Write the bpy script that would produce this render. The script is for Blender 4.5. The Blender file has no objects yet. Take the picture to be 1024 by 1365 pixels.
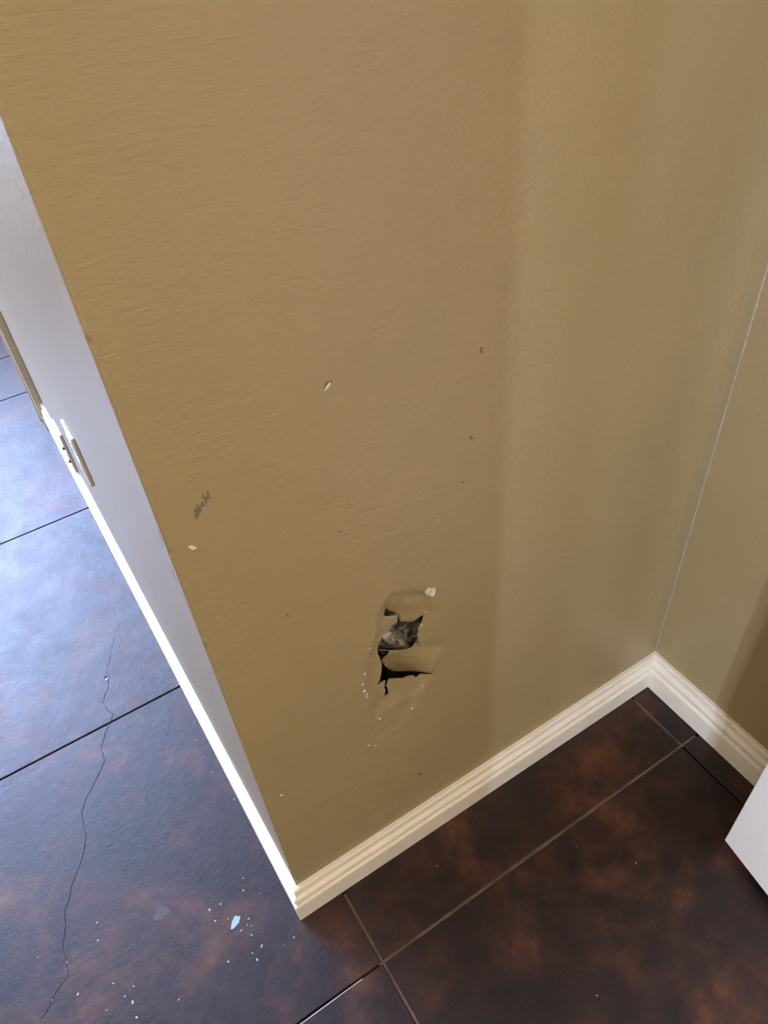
import bpy, bmesh, math, random
from mathutils import Vector, Matrix, noise
from mathutils.geometry import delaunay_2d_cdt

scene = bpy.context.scene
COL = scene.collection
random.seed(11)

# ------------------------------------------------------------------ camera
cam_d = bpy.data.cameras.new('camera')
cam = bpy.data.objects.new('camera', cam_d)
COL.objects.link(cam)
cam_d.sensor_fit = 'HORIZONTAL'
cam_d.sensor_width = 36.0
cam_d.lens = 36.0 * 1017.45 / 1024.0
cam_d.clip_start = 0.02
right = Vector((0.84462328, -0.53080686, -0.06968213))
up = Vector((0.40928639, 0.55632305, 0.72318))
fwd = Vector((0.34510313, 0.63933461, -0.68713542))
m = Matrix.Identity(4)
for i in range(3):
    m[i][0] = right[i]; m[i][1] = up[i]; m[i][2] = -fwd[i]
m[0][3], m[1][3], m[2][3] = -0.0602, -0.5402, 1.4
cam.matrix_world = m
scene.camera = cam

# ------------------------------------------------------------------ world, lights, exposure
world = bpy.data.worlds.new('world'); scene.world = world
world.use_nodes = True
world.node_tree.nodes['Background'].inputs[0].default_value = (0.55, 0.68, 1.0, 1)
world.node_tree.nodes['Background'].inputs[1].default_value = 1.2

def area(name, loc, target, sx, sy, power, col, spread=180):
    d = bpy.data.lights.new(name, 'AREA'); d.shape = 'RECTANGLE'
    d.size = sx; d.size_y = sy; d.energy = power; d.color = col
    d.spread = math.radians(spread)
    o = bpy.data.objects.new(name, d); COL.objects.link(o)
    o.location = loc
    o.rotation_euler = (Vector(target) - Vector(loc)).to_track_quat('-Z', 'Y').to_euler()
    return o

# daylight outside the tall window at the far end of the bright room
area('daylight_far_window', (-1.2, 3.56, 1.75), (-1.2, 0.0, 1.75), 2.2, 1.66, 650, (0.445, 0.59, 1.0))
# beam lights added behind three invented slots, to streak the wall with daylight
BEAM_SLOTS = [(-2.04, 50.0), (-1.91, 20.0), (-1.80, 26.0)]
for y, power in BEAM_SLOTS:
    area('added_beam_light', (-0.83, y, 1.30), (1.0, y, 1.30), 0.04, 1.5, power, (0.53, 0.66, 1.0))
scene.view_settings.view_transform = 'Standard'
scene.view_settings.look = 'None'
scene.view_settings.gamma = 1.0
scene.view_settings.use_curve_mapping = False
scene.view_settings.exposure = 0.0

# ------------------------------------------------------------------ measured outlines (metres on the wall or floor)
HOLE = [(0.2237,0.6559),(0.2251,0.6624),(0.23,0.6673),(0.2371,0.6684),(0.2455,0.6673),(0.2539,0.6641),(0.2623,0.6591),(0.2709,0.6551),(0.2802,0.6498),(0.2849,0.6375),(0.289,0.6231),(0.2893,0.6092),(0.2876,0.5994),(0.282,0.5994),(0.2803,0.5936),(0.2784,0.5848),(0.2742,0.5766),(0.2705,0.5731),(0.2712,0.5674),(0.2683,0.559),(0.2698,0.5471),(0.2719,0.5335),(0.281,0.5275),(0.289,0.5243),(0.3025,0.5128),(0.3049,0.5065),(0.3004,0.4895),(0.2925,0.4772),(0.2845,0.4624),(0.285,0.4621),(0.2787,0.4636),(0.2697,0.4678),(0.2609,0.4662),(0.258,0.4746),(0.2513,0.4786),(0.2371,0.4845),(0.219,0.499),(0.2153,0.4968),(0.2152,0.4911),(0.2118,0.4881),(0.2145,0.4811),(0.215,0.4674),(0.2088,0.4656),(0.2027,0.4637),(0.2077,0.4715),(0.2099,0.4791),(0.2087,0.4885),(0.212,0.5008),(0.1967,0.5029),(0.203,0.5097),(0.206,0.522),(0.209,0.5396),(0.2085,0.5471),(0.207,0.5614),(0.2048,0.5706),(0.2054,0.5806),(0.2072,0.5876),(0.2113,0.5946),(0.2194,0.6046),(0.2287,0.6107),(0.2392,0.6138),(0.2387,0.624),(0.2285,0.6286),(0.2169,0.6358),(0.2202,0.6414),(0.223,0.647)]
FLAP_UP = [(0.2306,0.0206,0.6274),(0.2332,0.0218,0.6369),(0.2407,0.0247,0.6393),(0.2504,0.0262,0.6379),(0.2594,0.024,0.6386),(0.2656,0.0196,0.6414),(0.271,0.0142,0.6437),(0.2764,0.0087,0.6463),(0.2839,0.0034,0.6467),(0.2896,0.0014,0.6348),(0.2942,0.0012,0.6183),(0.2922,0.0012,0.6039),(0.2887,0.0013,0.5958),(0.2808,0.003,0.5933),(0.2764,0.0046,0.5917),(0.2711,0.0073,0.5867),(0.2665,0.0099,0.5832),(0.2611,0.0133,0.5843),(0.2568,0.0158,0.5867),(0.2516,0.0182,0.5881),(0.2502,0.019,0.5981),(0.2483,0.0196,0.6048),(0.2419,0.0206,0.6114),(0.2359,0.0206,0.6197)]
FLAP_UP_IN = [(0.2621,0.0221,0.6389),(0.2645,0.0201,0.6392),(0.2669,0.0179,0.6397),(0.2691,0.0156,0.6403),(0.2714,0.0133,0.641),(0.2736,0.011,0.6417),(0.2759,0.0088,0.6422),(0.2783,0.0068,0.6426),(0.2808,0.0049,0.6426),(0.2835,0.0034,0.6422),(0.2864,0.0022,0.6413),(0.2531,0.0257,0.6369),(0.256,0.0245,0.6359),(0.2588,0.0231,0.6354),(0.2614,0.0213,0.6353),(0.2638,0.0194,0.6355),(0.2662,0.0173,0.6359),(0.2685,0.015,0.6364),(0.2708,0.0128,0.637),(0.2731,0.0106,0.6376),(0.2755,0.0085,0.638),(0.2779,0.0065,0.6382),(0.2805,0.0048,0.6381),(0.2833,0.0033,0.6376),(0.2862,0.0022,0.6367),(0.2455,0.0253,0.6376),(0.2489,0.0251,0.6355),(0.2521,0.0244,0.6339),(0.255,0.0233,0.6329),(0.2578,0.0219,0.6323),(0.2605,0.0203,0.6321),(0.263,0.0184,0.6321),(0.2655,0.0164,0.6324),(0.2679,0.0143,0.6328),(0.2702,0.0122,0.6332),(0.2726,0.0101,0.6336),(0.2751,0.0081,0.6338),(0.2776,0.0063,0.6339),(0.2802,0.0046,0.6337),(0.283,0.0032,0.6331),(0.286,0.0021,0.632),(0.2893,0.0015,0.6304),(0.2444,0.0239,0.6349),(0.2478,0.0237,0.6328),(0.251,0.023,0.6312),(0.254,0.022,0.63),(0.2569,0.0207,0.6293),(0.2596,0.0192,0.629),(0.2622,0.0174,0.6289),(0.2647,0.0155,0.6289),(0.2672,0.0136,0.6292),(0.2696,0.0116,0.6294),(0.2721,0.0096,0.6296),(0.2746,0.0077,0.6297),(0.2772,0.006,0.6296),(0.2799,0.0044,0.6292),(0.2827,0.0031,0.6285),(0.2858,0.0021,0.6274),(0.2891,0.0014,0.6257),(0.2927,0.0012,0.6234),(0.2363,0.0226,0.6371),(0.2398,0.0226,0.6346),(0.2433,0.0226,0.6321),(0.2467,0.0223,0.63),(0.25,0.0217,0.6283),(0.253,0.0208,0.6271),(0.2559,0.0196,0.6263),(0.2587,0.0181,0.6258),(0.2613,0.0165,0.6255),(0.2639,0.0147,0.6254),(0.2665,0.0128,0.6255),(0.269,0.011,0.6256),(0.2715,0.0091,0.6256),(0.2741,0.0073,0.6255),(0.2768,0.0057,0.6253),(0.2796,0.0042,0.6248),(0.2825,0.003,0.6239),(0.2856,0.002,0.6227),(0.2889,0.0014,0.6209),(0.2354,0.0215,0.634),(0.2389,0.0215,0.6315),(0.2424,0.0215,0.629),(0.2458,0.0212,0.6268),(0.249,0.0207,0.6251),(0.2521,0.0198,0.6238),(0.2551,0.0186,0.6229),(0.2579,0.0172,0.6223),(0.2606,0.0157,0.6219),(0.2633,0.014,0.6217),(0.2659,0.0122,0.6216),(0.2685,0.0104,0.6215),(0.2711,0.0087,0.6214),(0.2737,0.007,0.6212),(0.2764,0.0055,0.6209),(0.2793,0.0041,0.6202),(0.2823,0.0029,0.6193),(0.2854,0.002,0.618),(0.2888,0.0014,0.6161),(0.2924,0.0012,0.6138),(0.2346,0.0208,0.6303),(0.2381,0.0208,0.6278),(0.2417,0.0208,0.6253),(0.2451,0.0206,0.6231),(0.2484,0.02,0.6213),(0.2515,0.0191,0.62),(0.2544,0.018,0.619),(0.2573,0.0167,0.6183),(0.26,0.0152,0.6178),(0.2627,0.0135,0.6176),(0.2654,0.0119,0.6174),(0.268,0.0101,0.6172),(0.2707,0.0084,0.617),(0.2734,0.0068,0.6167),(0.2761,0.0053,0.6163),(0.279,0.004,0.6156),(0.282,0.0028,0.6146),(0.2852,0.002,0.6132),(0.2886,0.0014,0.6113),(0.2923,0.0012,0.6089),(0.2342,0.0206,0.6258),(0.2377,0.0206,0.6233),(0.2413,0.0206,0.6208),(0.2447,0.0204,0.6186),(0.248,0.0199,0.6168),(0.2511,0.019,0.6154),(0.2541,0.0179,0.6144),(0.2569,0.0166,0.6137),(0.2597,0.0151,0.6132),(0.2624,0.0135,0.6129),(0.2651,0.0118,0.6127),(0.2678,0.0101,0.6125),(0.2704,0.0084,0.6123),(0.2731,0.0068,0.612),(0.2759,0.0053,0.6115),(0.2788,0.0039,0.6108),(0.2818,0.0028,0.6097),(0.285,0.002,0.6083),(0.2884,0.0014,0.6064),(0.2409,0.0206,0.6161),(0.2444,0.0204,0.6138),(0.2476,0.0199,0.612),(0.2508,0.019,0.6106),(0.2538,0.0179,0.6096),(0.2566,0.0166,0.6089),(0.2594,0.0151,0.6084),(0.2622,0.0135,0.6081),(0.2648,0.0118,0.6079),(0.2675,0.0101,0.6077),(0.2702,0.0084,0.6075),(0.2729,0.0068,0.6071),(0.2757,0.0053,0.6066),(0.2786,0.0039,0.6059),(0.2817,0.0028,0.6049),(0.2849,0.002,0.6034),(0.2883,0.0014,0.6015),(0.2505,0.019,0.6059),(0.2535,0.0179,0.6048),(0.2563,0.0166,0.6041),(0.2591,0.0151,0.6036),(0.2619,0.0135,0.6033),(0.2646,0.0118,0.603),(0.2673,0.0101,0.6028),(0.2699,0.0084,0.6026),(0.2727,0.0068,0.6023),(0.2755,0.0053,0.6018),(0.2784,0.0039,0.601),(0.2815,0.0028,0.5999),(0.2847,0.002,0.5985),(0.2531,0.0179,0.6),(0.2561,0.0166,0.5992),(0.2589,0.0151,0.5987),(0.2616,0.0135,0.5984),(0.2643,0.0118,0.5981),(0.267,0.0101,0.5979),(0.2697,0.0084,0.5977),(0.2725,0.0068,0.5974),(0.2753,0.0053,0.5968),(0.2782,0.0039,0.5961),(0.2528,0.0179,0.5951),(0.2558,0.0166,0.5944),(0.2586,0.0151,0.5938),(0.2613,0.0135,0.5935),(0.2641,0.0118,0.5932),(0.2668,0.0101,0.593),(0.2695,0.0084,0.5928),(0.2722,0.0068,0.5924),(0.2555,0.0166,0.5894),(0.2583,0.0151,0.5889),(0.2611,0.0135,0.5886),(0.2638,0.0118,0.5883),(0.2665,0.0101,0.5881),(0.2692,0.0084,0.5878)]
FLAP_LOW = [(0.2223,0.0292,0.5074),(0.226,0.0292,0.5135),(0.2326,0.0292,0.5172),(0.2358,0.0292,0.5248),(0.2473,0.0271,0.5188),(0.2588,0.0201,0.5184),(0.2653,0.0151,0.5218),(0.2711,0.011,0.5339),(0.2731,0.0098,0.5398),(0.2747,0.0086,0.536),(0.2771,0.0071,0.5303),(0.2839,0.0041,0.529),(0.2907,0.0023,0.5284),(0.3051,0.0012,0.5173),(0.3115,0.0012,0.5022),(0.3061,0.0012,0.4812),(0.2974,0.0014,0.4668),(0.2902,0.0024,0.4554),(0.2768,0.0071,0.4619),(0.2634,0.017,0.4612),(0.2548,0.0243,0.4597),(0.2466,0.0293,0.462),(0.2385,0.0317,0.4671),(0.2309,0.0309,0.4814),(0.2257,0.0298,0.4953),(0.2225,0.0292,0.5054)]
FLAP_LOW_IN = [(0.2691,0.0124,0.5291),(0.2718,0.0104,0.5292),(0.2746,0.0086,0.5291),(0.2805,0.0054,0.5279),(0.287,0.0031,0.5254),(0.2905,0.0023,0.5236),(0.2941,0.0018,0.5213),(0.2979,0.0014,0.5188),(0.3018,0.0013,0.5159),(0.3059,0.0012,0.5128),(0.2688,0.0124,0.5237),(0.2716,0.0104,0.5238),(0.2744,0.0086,0.5237),(0.2773,0.0069,0.5232),(0.2803,0.0054,0.5225),(0.2835,0.0042,0.5214),(0.2868,0.0031,0.52),(0.2903,0.0023,0.5181),(0.2939,0.0018,0.5158),(0.2978,0.0014,0.5132),(0.3017,0.0013,0.5103),(0.3058,0.0012,0.5072),(0.2493,0.0262,0.518),(0.2523,0.0246,0.5175),(0.2551,0.0228,0.5172),(0.2606,0.0187,0.5175),(0.2632,0.0166,0.5178),(0.2659,0.0145,0.5181),(0.2686,0.0124,0.5183),(0.2713,0.0104,0.5184),(0.2741,0.0086,0.5182),(0.277,0.0069,0.5178),(0.2801,0.0054,0.5171),(0.2833,0.0042,0.5159),(0.2866,0.0031,0.5145),(0.2901,0.0023,0.5126),(0.2938,0.0018,0.5103),(0.2976,0.0014,0.5077),(0.3016,0.0013,0.5047),(0.3057,0.0012,0.5016),(0.3098,0.0012,0.4983),(0.2353,0.0292,0.52),(0.239,0.029,0.5172),(0.2425,0.0285,0.5151),(0.2458,0.0275,0.5136),(0.2489,0.0262,0.5126),(0.2519,0.0246,0.512),(0.2548,0.0228,0.5118),(0.2576,0.0208,0.5119),(0.2603,0.0187,0.5121),(0.2629,0.0166,0.5124),(0.2656,0.0145,0.5126),(0.2683,0.0124,0.5129),(0.271,0.0104,0.5129),(0.2739,0.0086,0.5128),(0.2768,0.0069,0.5123),(0.2799,0.0054,0.5116),(0.2831,0.0042,0.5104),(0.2864,0.0031,0.5089),(0.29,0.0023,0.507),(0.2936,0.0018,0.5047),(0.2975,0.0014,0.5021),(0.3015,0.0013,0.4991),(0.3055,0.0012,0.4959),(0.2349,0.0292,0.5146),(0.2386,0.029,0.5119),(0.2421,0.0285,0.5097),(0.2454,0.0275,0.5082),(0.2486,0.0262,0.5072),(0.2516,0.0246,0.5066),(0.2545,0.0228,0.5064),(0.2572,0.0208,0.5064),(0.26,0.0187,0.5066),(0.2626,0.0166,0.5069),(0.2653,0.0145,0.5072),(0.268,0.0124,0.5074),(0.2708,0.0104,0.5074),(0.2736,0.0086,0.5072),(0.2766,0.0069,0.5068),(0.2797,0.0054,0.506),(0.2829,0.0042,0.5049),(0.2862,0.0031,0.5034),(0.2898,0.0023,0.5014),(0.2935,0.0018,0.4991),(0.2973,0.0014,0.4964),(0.3013,0.0013,0.4934),(0.3054,0.0012,0.4902),(0.2307,0.0292,0.5123),(0.2345,0.0292,0.5093),(0.2382,0.029,0.5065),(0.2417,0.0285,0.5043),(0.2451,0.0275,0.5028),(0.2482,0.0262,0.5017),(0.2512,0.0246,0.5011),(0.2541,0.0228,0.5009),(0.2569,0.0208,0.5009),(0.2596,0.0187,0.5011),(0.2623,0.0166,0.5014),(0.265,0.0145,0.5016),(0.2678,0.0124,0.5018),(0.2705,0.0104,0.5019),(0.2734,0.0086,0.5017),(0.2764,0.0069,0.5012),(0.2794,0.0054,0.5004),(0.2827,0.0042,0.4993),(0.2861,0.0031,0.4977),(0.2896,0.0023,0.4958),(0.2933,0.0018,0.4935),(0.2972,0.0014,0.4908),(0.3012,0.0013,0.4877),(0.2303,0.0292,0.5069),(0.2341,0.0292,0.5038),(0.2378,0.029,0.501),(0.2414,0.0285,0.4988),(0.2447,0.0275,0.4973),(0.2479,0.0262,0.4962),(0.2509,0.0246,0.4956),(0.2538,0.0228,0.4954),(0.2566,0.0208,0.4954),(0.2593,0.0187,0.4956),(0.262,0.0166,0.4958),(0.2648,0.0145,0.4961),(0.2675,0.0124,0.4963),(0.2703,0.0104,0.4963),(0.2732,0.0086,0.4961),(0.2761,0.0069,0.4956),(0.2792,0.0054,0.4948),(0.2825,0.0042,0.4937),(0.2859,0.0031,0.4921),(0.2894,0.0023,0.4901),(0.2932,0.0018,0.4878),(0.297,0.0014,0.485),(0.3011,0.0013,0.482),(0.2261,0.0292,0.5046),(0.2299,0.0292,0.5015),(0.2337,0.0292,0.4984),(0.2374,0.029,0.4955),(0.241,0.0285,0.4933),(0.2443,0.0275,0.4917),(0.2475,0.0262,0.4907),(0.2505,0.0246,0.4901),(0.2534,0.0228,0.4898),(0.2563,0.0208,0.4898),(0.259,0.0187,0.49),(0.2617,0.0166,0.4902),(0.2645,0.0145,0.4905),(0.2672,0.0124,0.4907),(0.27,0.0104,0.4907),(0.2729,0.0086,0.4905),(0.2759,0.0069,0.49),(0.279,0.0054,0.4892),(0.2823,0.0042,0.488),(0.2857,0.0031,0.4864),(0.2893,0.0023,0.4844),(0.293,0.0018,0.482),(0.2969,0.0014,0.4793),(0.3009,0.0013,0.4762),(0.2296,0.0294,0.4956),(0.2334,0.0294,0.4925),(0.2371,0.0293,0.4896),(0.2407,0.0287,0.4874),(0.2441,0.0277,0.4858),(0.2472,0.0264,0.4847),(0.2503,0.0248,0.4841),(0.2532,0.023,0.4839),(0.256,0.021,0.4839),(0.2588,0.0189,0.4841),(0.2615,0.0167,0.4843),(0.2643,0.0146,0.4846),(0.267,0.0125,0.4848),(0.2698,0.0105,0.4849),(0.2727,0.0087,0.4847),(0.2757,0.007,0.4842),(0.2788,0.0055,0.4834),(0.2821,0.0042,0.4822),(0.2855,0.0032,0.4806),(0.2891,0.0024,0.4786),(0.2928,0.0018,0.4762),(0.2968,0.0014,0.4734),(0.2295,0.0301,0.4891),(0.2333,0.0301,0.4859),(0.2371,0.0299,0.483),(0.2406,0.0293,0.4808),(0.244,0.0283,0.4792),(0.2472,0.027,0.4781),(0.2502,0.0254,0.4776),(0.2532,0.0235,0.4773),(0.256,0.0215,0.4774),(0.2588,0.0194,0.4776),(0.2615,0.0172,0.478),(0.2642,0.015,0.4783),(0.2669,0.0128,0.4786),(0.2697,0.0108,0.4787),(0.2726,0.0089,0.4785),(0.2756,0.0072,0.4781),(0.2787,0.0056,0.4774),(0.282,0.0043,0.4762),(0.2854,0.0033,0.4747),(0.289,0.0024,0.4727),(0.2927,0.0018,0.4703),(0.2333,0.031,0.4789),(0.2371,0.0308,0.476),(0.2407,0.0302,0.4737),(0.2441,0.0292,0.4722),(0.2473,0.0278,0.4711),(0.2503,0.0261,0.4706),(0.2532,0.0242,0.4704),(0.256,0.0222,0.4706),(0.2588,0.02,0.4709),(0.2615,0.0178,0.4713),(0.2642,0.0155,0.4717),(0.2669,0.0133,0.4721),(0.2697,0.0112,0.4722),(0.2726,0.0092,0.4722),(0.2755,0.0075,0.4719),(0.2786,0.0059,0.4712),(0.2819,0.0045,0.4701),(0.2853,0.0034,0.4686),(0.2888,0.0025,0.4667),(0.2926,0.0019,0.4644),(0.2408,0.0311,0.4666),(0.2442,0.0301,0.465),(0.2504,0.027,0.4635),(0.2533,0.025,0.4634),(0.2561,0.0229,0.4636),(0.2589,0.0207,0.464),(0.2615,0.0184,0.4645),(0.2642,0.0161,0.465),(0.2669,0.0138,0.4655),(0.2697,0.0116,0.4658),(0.2725,0.0096,0.4658),(0.2755,0.0078,0.4656),(0.2786,0.0061,0.465),(0.2818,0.0047,0.464),(0.2852,0.0035,0.4625),(0.2887,0.0026,0.4607)]
STRAND = [(0.2057,0.001,0.5824),(0.2163,0.004,0.5713),(0.2272,0.006,0.5592),(0.2371,0.008,0.5498),(0.247,0.01,0.5382),(0.2567,0.011,0.531),(0.2616,0.01,0.5316)]
WAD_C = (0.2773,0.055,0.5003)
DENT = [(0.2298,0.6859),(0.2098,0.6646),(0.1978,0.6286),(0.1861,0.5903),(0.1782,0.5616),(0.1709,0.5311),(0.1767,0.4743),(0.1693,0.4329),(0.1622,0.385),(0.2001,0.341),(0.2361,0.3804),(0.2592,0.4136),(0.279,0.4379),(0.2943,0.4785),(0.3135,0.514),(0.3013,0.5768),(0.2986,0.6416),(0.2788,0.6628)]
CRUMBS = [((0.2833,0.6481),0.00352),((0.1919,0.5985),0.00154),((0.1916,0.5743),0.00132),((0.1792,0.5517),0.00198),((0.1735,0.5326),0.00176),((0.1751,0.5158),0.00242),((0.1781,0.5042),0.00165),((0.1766,0.4991),0.00154),((0.2758,0.5784),0.00165),((0.2863,0.5515),0.00099),((0.2692,0.4447),0.00165),((0.2475,0.4056),0.00198),((0.193,0.4246),0.00198),((0.1888,0.4328),0.00132),((0.1694,0.3777),0.00154),((0.1793,0.3671),0.00154),((0.2764,0.6541),0.00132),((0.1986,0.6225),0.0011)]
CHUNKS = [[(0.2801,0.6474),(0.2833,0.6546),(0.2868,0.6565),(0.2861,0.6376),(0.2821,0.641)],[(0.2877,0.6535),(0.295,0.6495),(0.2931,0.6366),(0.2901,0.6343),(0.2867,0.637)]]
MARKS = {'gouge_dark':[(0.1806,1.0036),(0.1821,1.0093),(0.186,1.0114),(0.1908,1.0099),(0.1908,1.0065),(0.1868,1.006),(0.1834,1.0036)],'gouge_chip':[(0.181,1.0016),(0.1831,1.0059),(0.1879,1.0095),(0.1901,1.0077),(0.1866,1.0045),(0.1825,1.0017)],'chip':[(0.0182,0.8954),(0.0227,0.8943),(0.0267,0.8879),(0.023,0.8874),(0.0197,0.8906)],'nick':[(0.1722,0.8258),(0.1753,0.8239),(0.1775,0.8195),(0.1748,0.8204)],'pin':[(0.2415,0.6914),(0.244,0.6908),(0.2466,0.6886),(0.2457,0.6875),(0.243,0.6886)],'pin_chip':[(0.2427,0.6881),(0.2461,0.6875),(0.2462,0.6857),(0.2439,0.6858)],'nick_b':[(0.3357,0.8068),(0.3393,0.8078),(0.3428,0.8056),(0.3399,0.8042)],'nick_c':[(0.0953,0.7397),(0.0988,0.7328),(0.0984,0.7308),(0.095,0.7359)],'chip_b':[(0.0226,0.3903),(0.0263,0.3895),(0.0282,0.3822),(0.0239,0.3844)],'chip_c':[(0.0047,0.4059),(0.0088,0.4034),(0.0067,0.3982),(0.0076,0.3881),(0.0045,0.3929)],'chip_d':[(0.001,0.762),(0.0047,0.7657),(0.0046,0.7619),(0.0015,0.7578)],'chip_e':[(0.0004,1.0642),(0.0022,1.0622),(0.0007,1.0574),(0.0,1.0601)],'nick_d':[(0.2491,0.2096),(0.2549,0.2034),(0.2544,0.1935),(0.2501,0.1982)],'nick_e':[(0.3607,0.9797),(0.3642,0.9772),(0.3647,0.9685),(0.3609,0.9724)],'nick_f':[(0.3482,0.8691),(0.3525,0.8686),(0.354,0.8641),(0.35,0.8648)]}
SCUFF = [(0.0541,0.9444),(0.0501,0.9414),(0.0456,0.938),(0.0413,0.9345),(0.0372,0.9306),(0.0334,0.9267)]
CRACK = [(-0.0515,0.8135),(-0.0603,0.81),(-0.0761,0.8082),(-0.0855,0.7957),(-0.0966,0.7846),(-0.1009,0.7736),(-0.1038,0.7617),(-0.1137,0.7503),(-0.1223,0.7293),(-0.1325,0.7098),(-0.1425,0.7008),(-0.1426,0.6937),(-0.141,0.6811),(-0.1467,0.6625),(-0.1543,0.6427),(-0.1642,0.6332),(-0.1737,0.6182),(-0.1694,0.5874),(-0.1632,0.5792),(-0.1709,0.5638),(-0.1875,0.5463),(-0.2104,0.5062),(-0.2125,0.4762),(-0.2339,0.4514),(-0.265,0.4219),(-0.2841,0.3943),(-0.2882,0.3501),(-0.2989,0.3195),(-0.3166,0.2948),(-0.3416,0.2622),(-0.3486,0.2447),(-0.3587,0.2348),(-0.3638,0.2196),(-0.3656,0.2048),(-0.3747,0.184),(-0.3805,0.1681),(-0.3781,0.1514),(-0.3806,0.1404),(-0.381,0.1301),(-0.3832,0.1233),(-0.3981,0.1165),(-0.4121,0.1075),(-0.4218,0.096),(-0.4402,0.0828)]
SPECKS = [((-0.0785,0.0849),0.00144),((-0.07,0.1049),0.00108),((-0.1217,0.0865),0.0018),((-0.1419,0.0883),0.00198),((-0.1403,0.0659),0.00162),((-0.0901,0.0367),0.00144),((-0.0964,0.029),0.00108),((-0.1091,0.0268),0.00162),((-0.0969,0.01),0.0018),((-0.0899,-0.015),0.0018),((-0.1077,-0.0161),0.00153),((-0.105,-0.0295),0.0018),((-0.1473,-0.0054),0.00144),((-0.1208,0.0564),0.00126),((-0.091,0.024),0.00108),((-0.0577,-0.0349),0.00108),((-0.2378,-0.012),0.00117),((-0.0378,-0.0331),0.00144),((-0.3176,0.1792),0.00144),((-0.3243,0.1497),0.00135),((-0.3034,0.0266),0.00198),((-0.3044,0.002),0.00198),((-0.3428,0.039),0.00126),((-0.3765,0.0877),0.0018),((-0.3115,0.0414),0.00144),((-0.2943,0.0477),0.00135),((-0.3793,0.1463),0.00144),((-0.4151,0.1031),0.00126),((-0.4202,0.1819),0.00117),((-0.3217,0.0706),0.00144),((-0.0386,0.4138),0.0011),((-0.0389,0.3693),0.0011),((-0.038,0.3271),0.0011),((-0.0227,0.2512),0.0011),((0.2309,-0.0706),0.0011),((0.4585,-0.1817),0.0011),((0.3265,-0.3733),0.0011),((0.5251,-0.2611),0.0011)]
BLUE_PATCH = [(-0.1232,0.0384),(-0.1179,0.0474),(-0.1083,0.0546),(-0.1009,0.048),(-0.1072,0.0403),(-0.1185,0.0366)]
BLUE_DOT = (-0.0552,0.0641)
PALE_PATCH = [(-0.2329,0.1269),(-0.2179,0.1431),(-0.204,0.1385),(-0.2014,0.1256),(-0.2171,0.1197)]
SCRATCHES = [[(-0.0582,0.022),(-0.0379,0.0286)],[(-0.1411,0.1138),(-0.1234,0.1023),(-0.1072,0.0974)],[(-0.1487,0.0427),(-0.1327,0.0418)],[(-0.2082,0.0548),(-0.1935,0.0451),(-0.1765,0.0407)],[(-0.1354,0.0774),(-0.1304,0.0664)],[(-0.1035,0.0239),(-0.1037,0.0144)],[(-0.0871,0.0027),(-0.0788,-0.0033)],[(-0.1847,0.1303),(-0.1851,0.1233)],[(-0.2122,0.0309),(-0.2049,0.0361)],[(-0.2217,0.4851),(-0.2272,0.4555),(-0.2373,0.424)],[(-0.2064,0.508),(-0.1811,0.5157)],[(-0.0347,0.8919),(-0.0406,0.8921)],[(-0.0488,0.5905),(-0.0382,0.5937)],[(-0.3695,0.1341),(-0.3152,0.1252)],[(-0.3263,0.1026),(-0.3102,0.0889)],[(-0.3027,0.0934),(-0.2708,0.1024)],[(-0.2709,0.0716),(-0.2617,0.0602)],[(-0.3928,0.085),(-0.3714,0.0849)],[(0.3503,-0.2128),(0.3639,-0.2363)],[(0.4764,-0.2705),(0.4915,-0.2748)],[(0.4705,-0.291),(0.4855,-0.2953)],[(0.5627,-0.3156),(0.5793,-0.3142)],[(-0.2563,0.2907),(-0.249,0.289)],[(-0.2806,0.3212),(-0.259,0.3161)],[(-0.2401,0.2141),(-0.2329,0.2123)],[(-0.2673,0.3033),(-0.2442,0.2979)],[(-0.2318,0.2157),(-0.2259,0.2143)],[(-0.2649,0.2938),(-0.2446,0.289)],[(-0.2344,0.1986),(-0.2223,0.1957)],[(-0.2471,0.2504),(-0.2418,0.2491)],[(-0.2288,0.1978),(-0.222,0.1961)],[(-0.2431,0.2085),(-0.2289,0.205)],[(-0.2555,0.2561),(-0.2444,0.2535)],[(-0.2649,0.3003),(-0.2596,0.299)],[(-0.2715,0.3287),(-0.2553,0.3249)],[(-0.2605,0.2538),(-0.2533,0.2521)],[(-0.253,0.263),(-0.2441,0.2609)],[(-0.2564,0.2824),(-0.2421,0.279)],[(-0.233,0.1986),(-0.227,0.1971)],[(-0.241,0.2229),(-0.2329,0.2209)],[(-0.2674,0.3057),(-0.249,0.3014)],[(-0.2327,0.2006),(-0.2169,0.1967)],[(-0.2795,0.32),(-0.2581,0.315)],[(-0.2522,0.27),(-0.2336,0.2656)],[(-0.256,0.2816),(-0.2492,0.2799)],[(-0.248,0.2724),(-0.2438,0.2714)],[(-0.2672,0.3156),(-0.2547,0.3127)],[(-0.2525,0.2753),(-0.2403,0.2724)]]
CHIP_HOLE = (-0.1485,0.6807)

FILL_A, FILL_B = 9.5, 29.0     # watts of the two added ceiling lamps
L = 0.8227          # length of the broken wall
CEIL = 2.7
BACK = -1.15        # unseen wall behind the camera, doorway shaped to cut the beam

# ------------------------------------------------------------------ materials
def new_mat(name):
    mt = bpy.data.materials.new(name); mt.use_nodes = True
    nt = mt.node_tree
    return mt, nt, nt.nodes['Principled BSDF']

def node(nt, kind, **kw):
    n = nt.nodes.new(kind)
    for k, v in kw.items():
        if k.startswith('in_'):
            key = k[3:]
            n.inputs[int(key) if key.isdigit() else key.replace('_', ' ')].default_value = v
        else:
            setattr(n, k, v)
    return n

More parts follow.
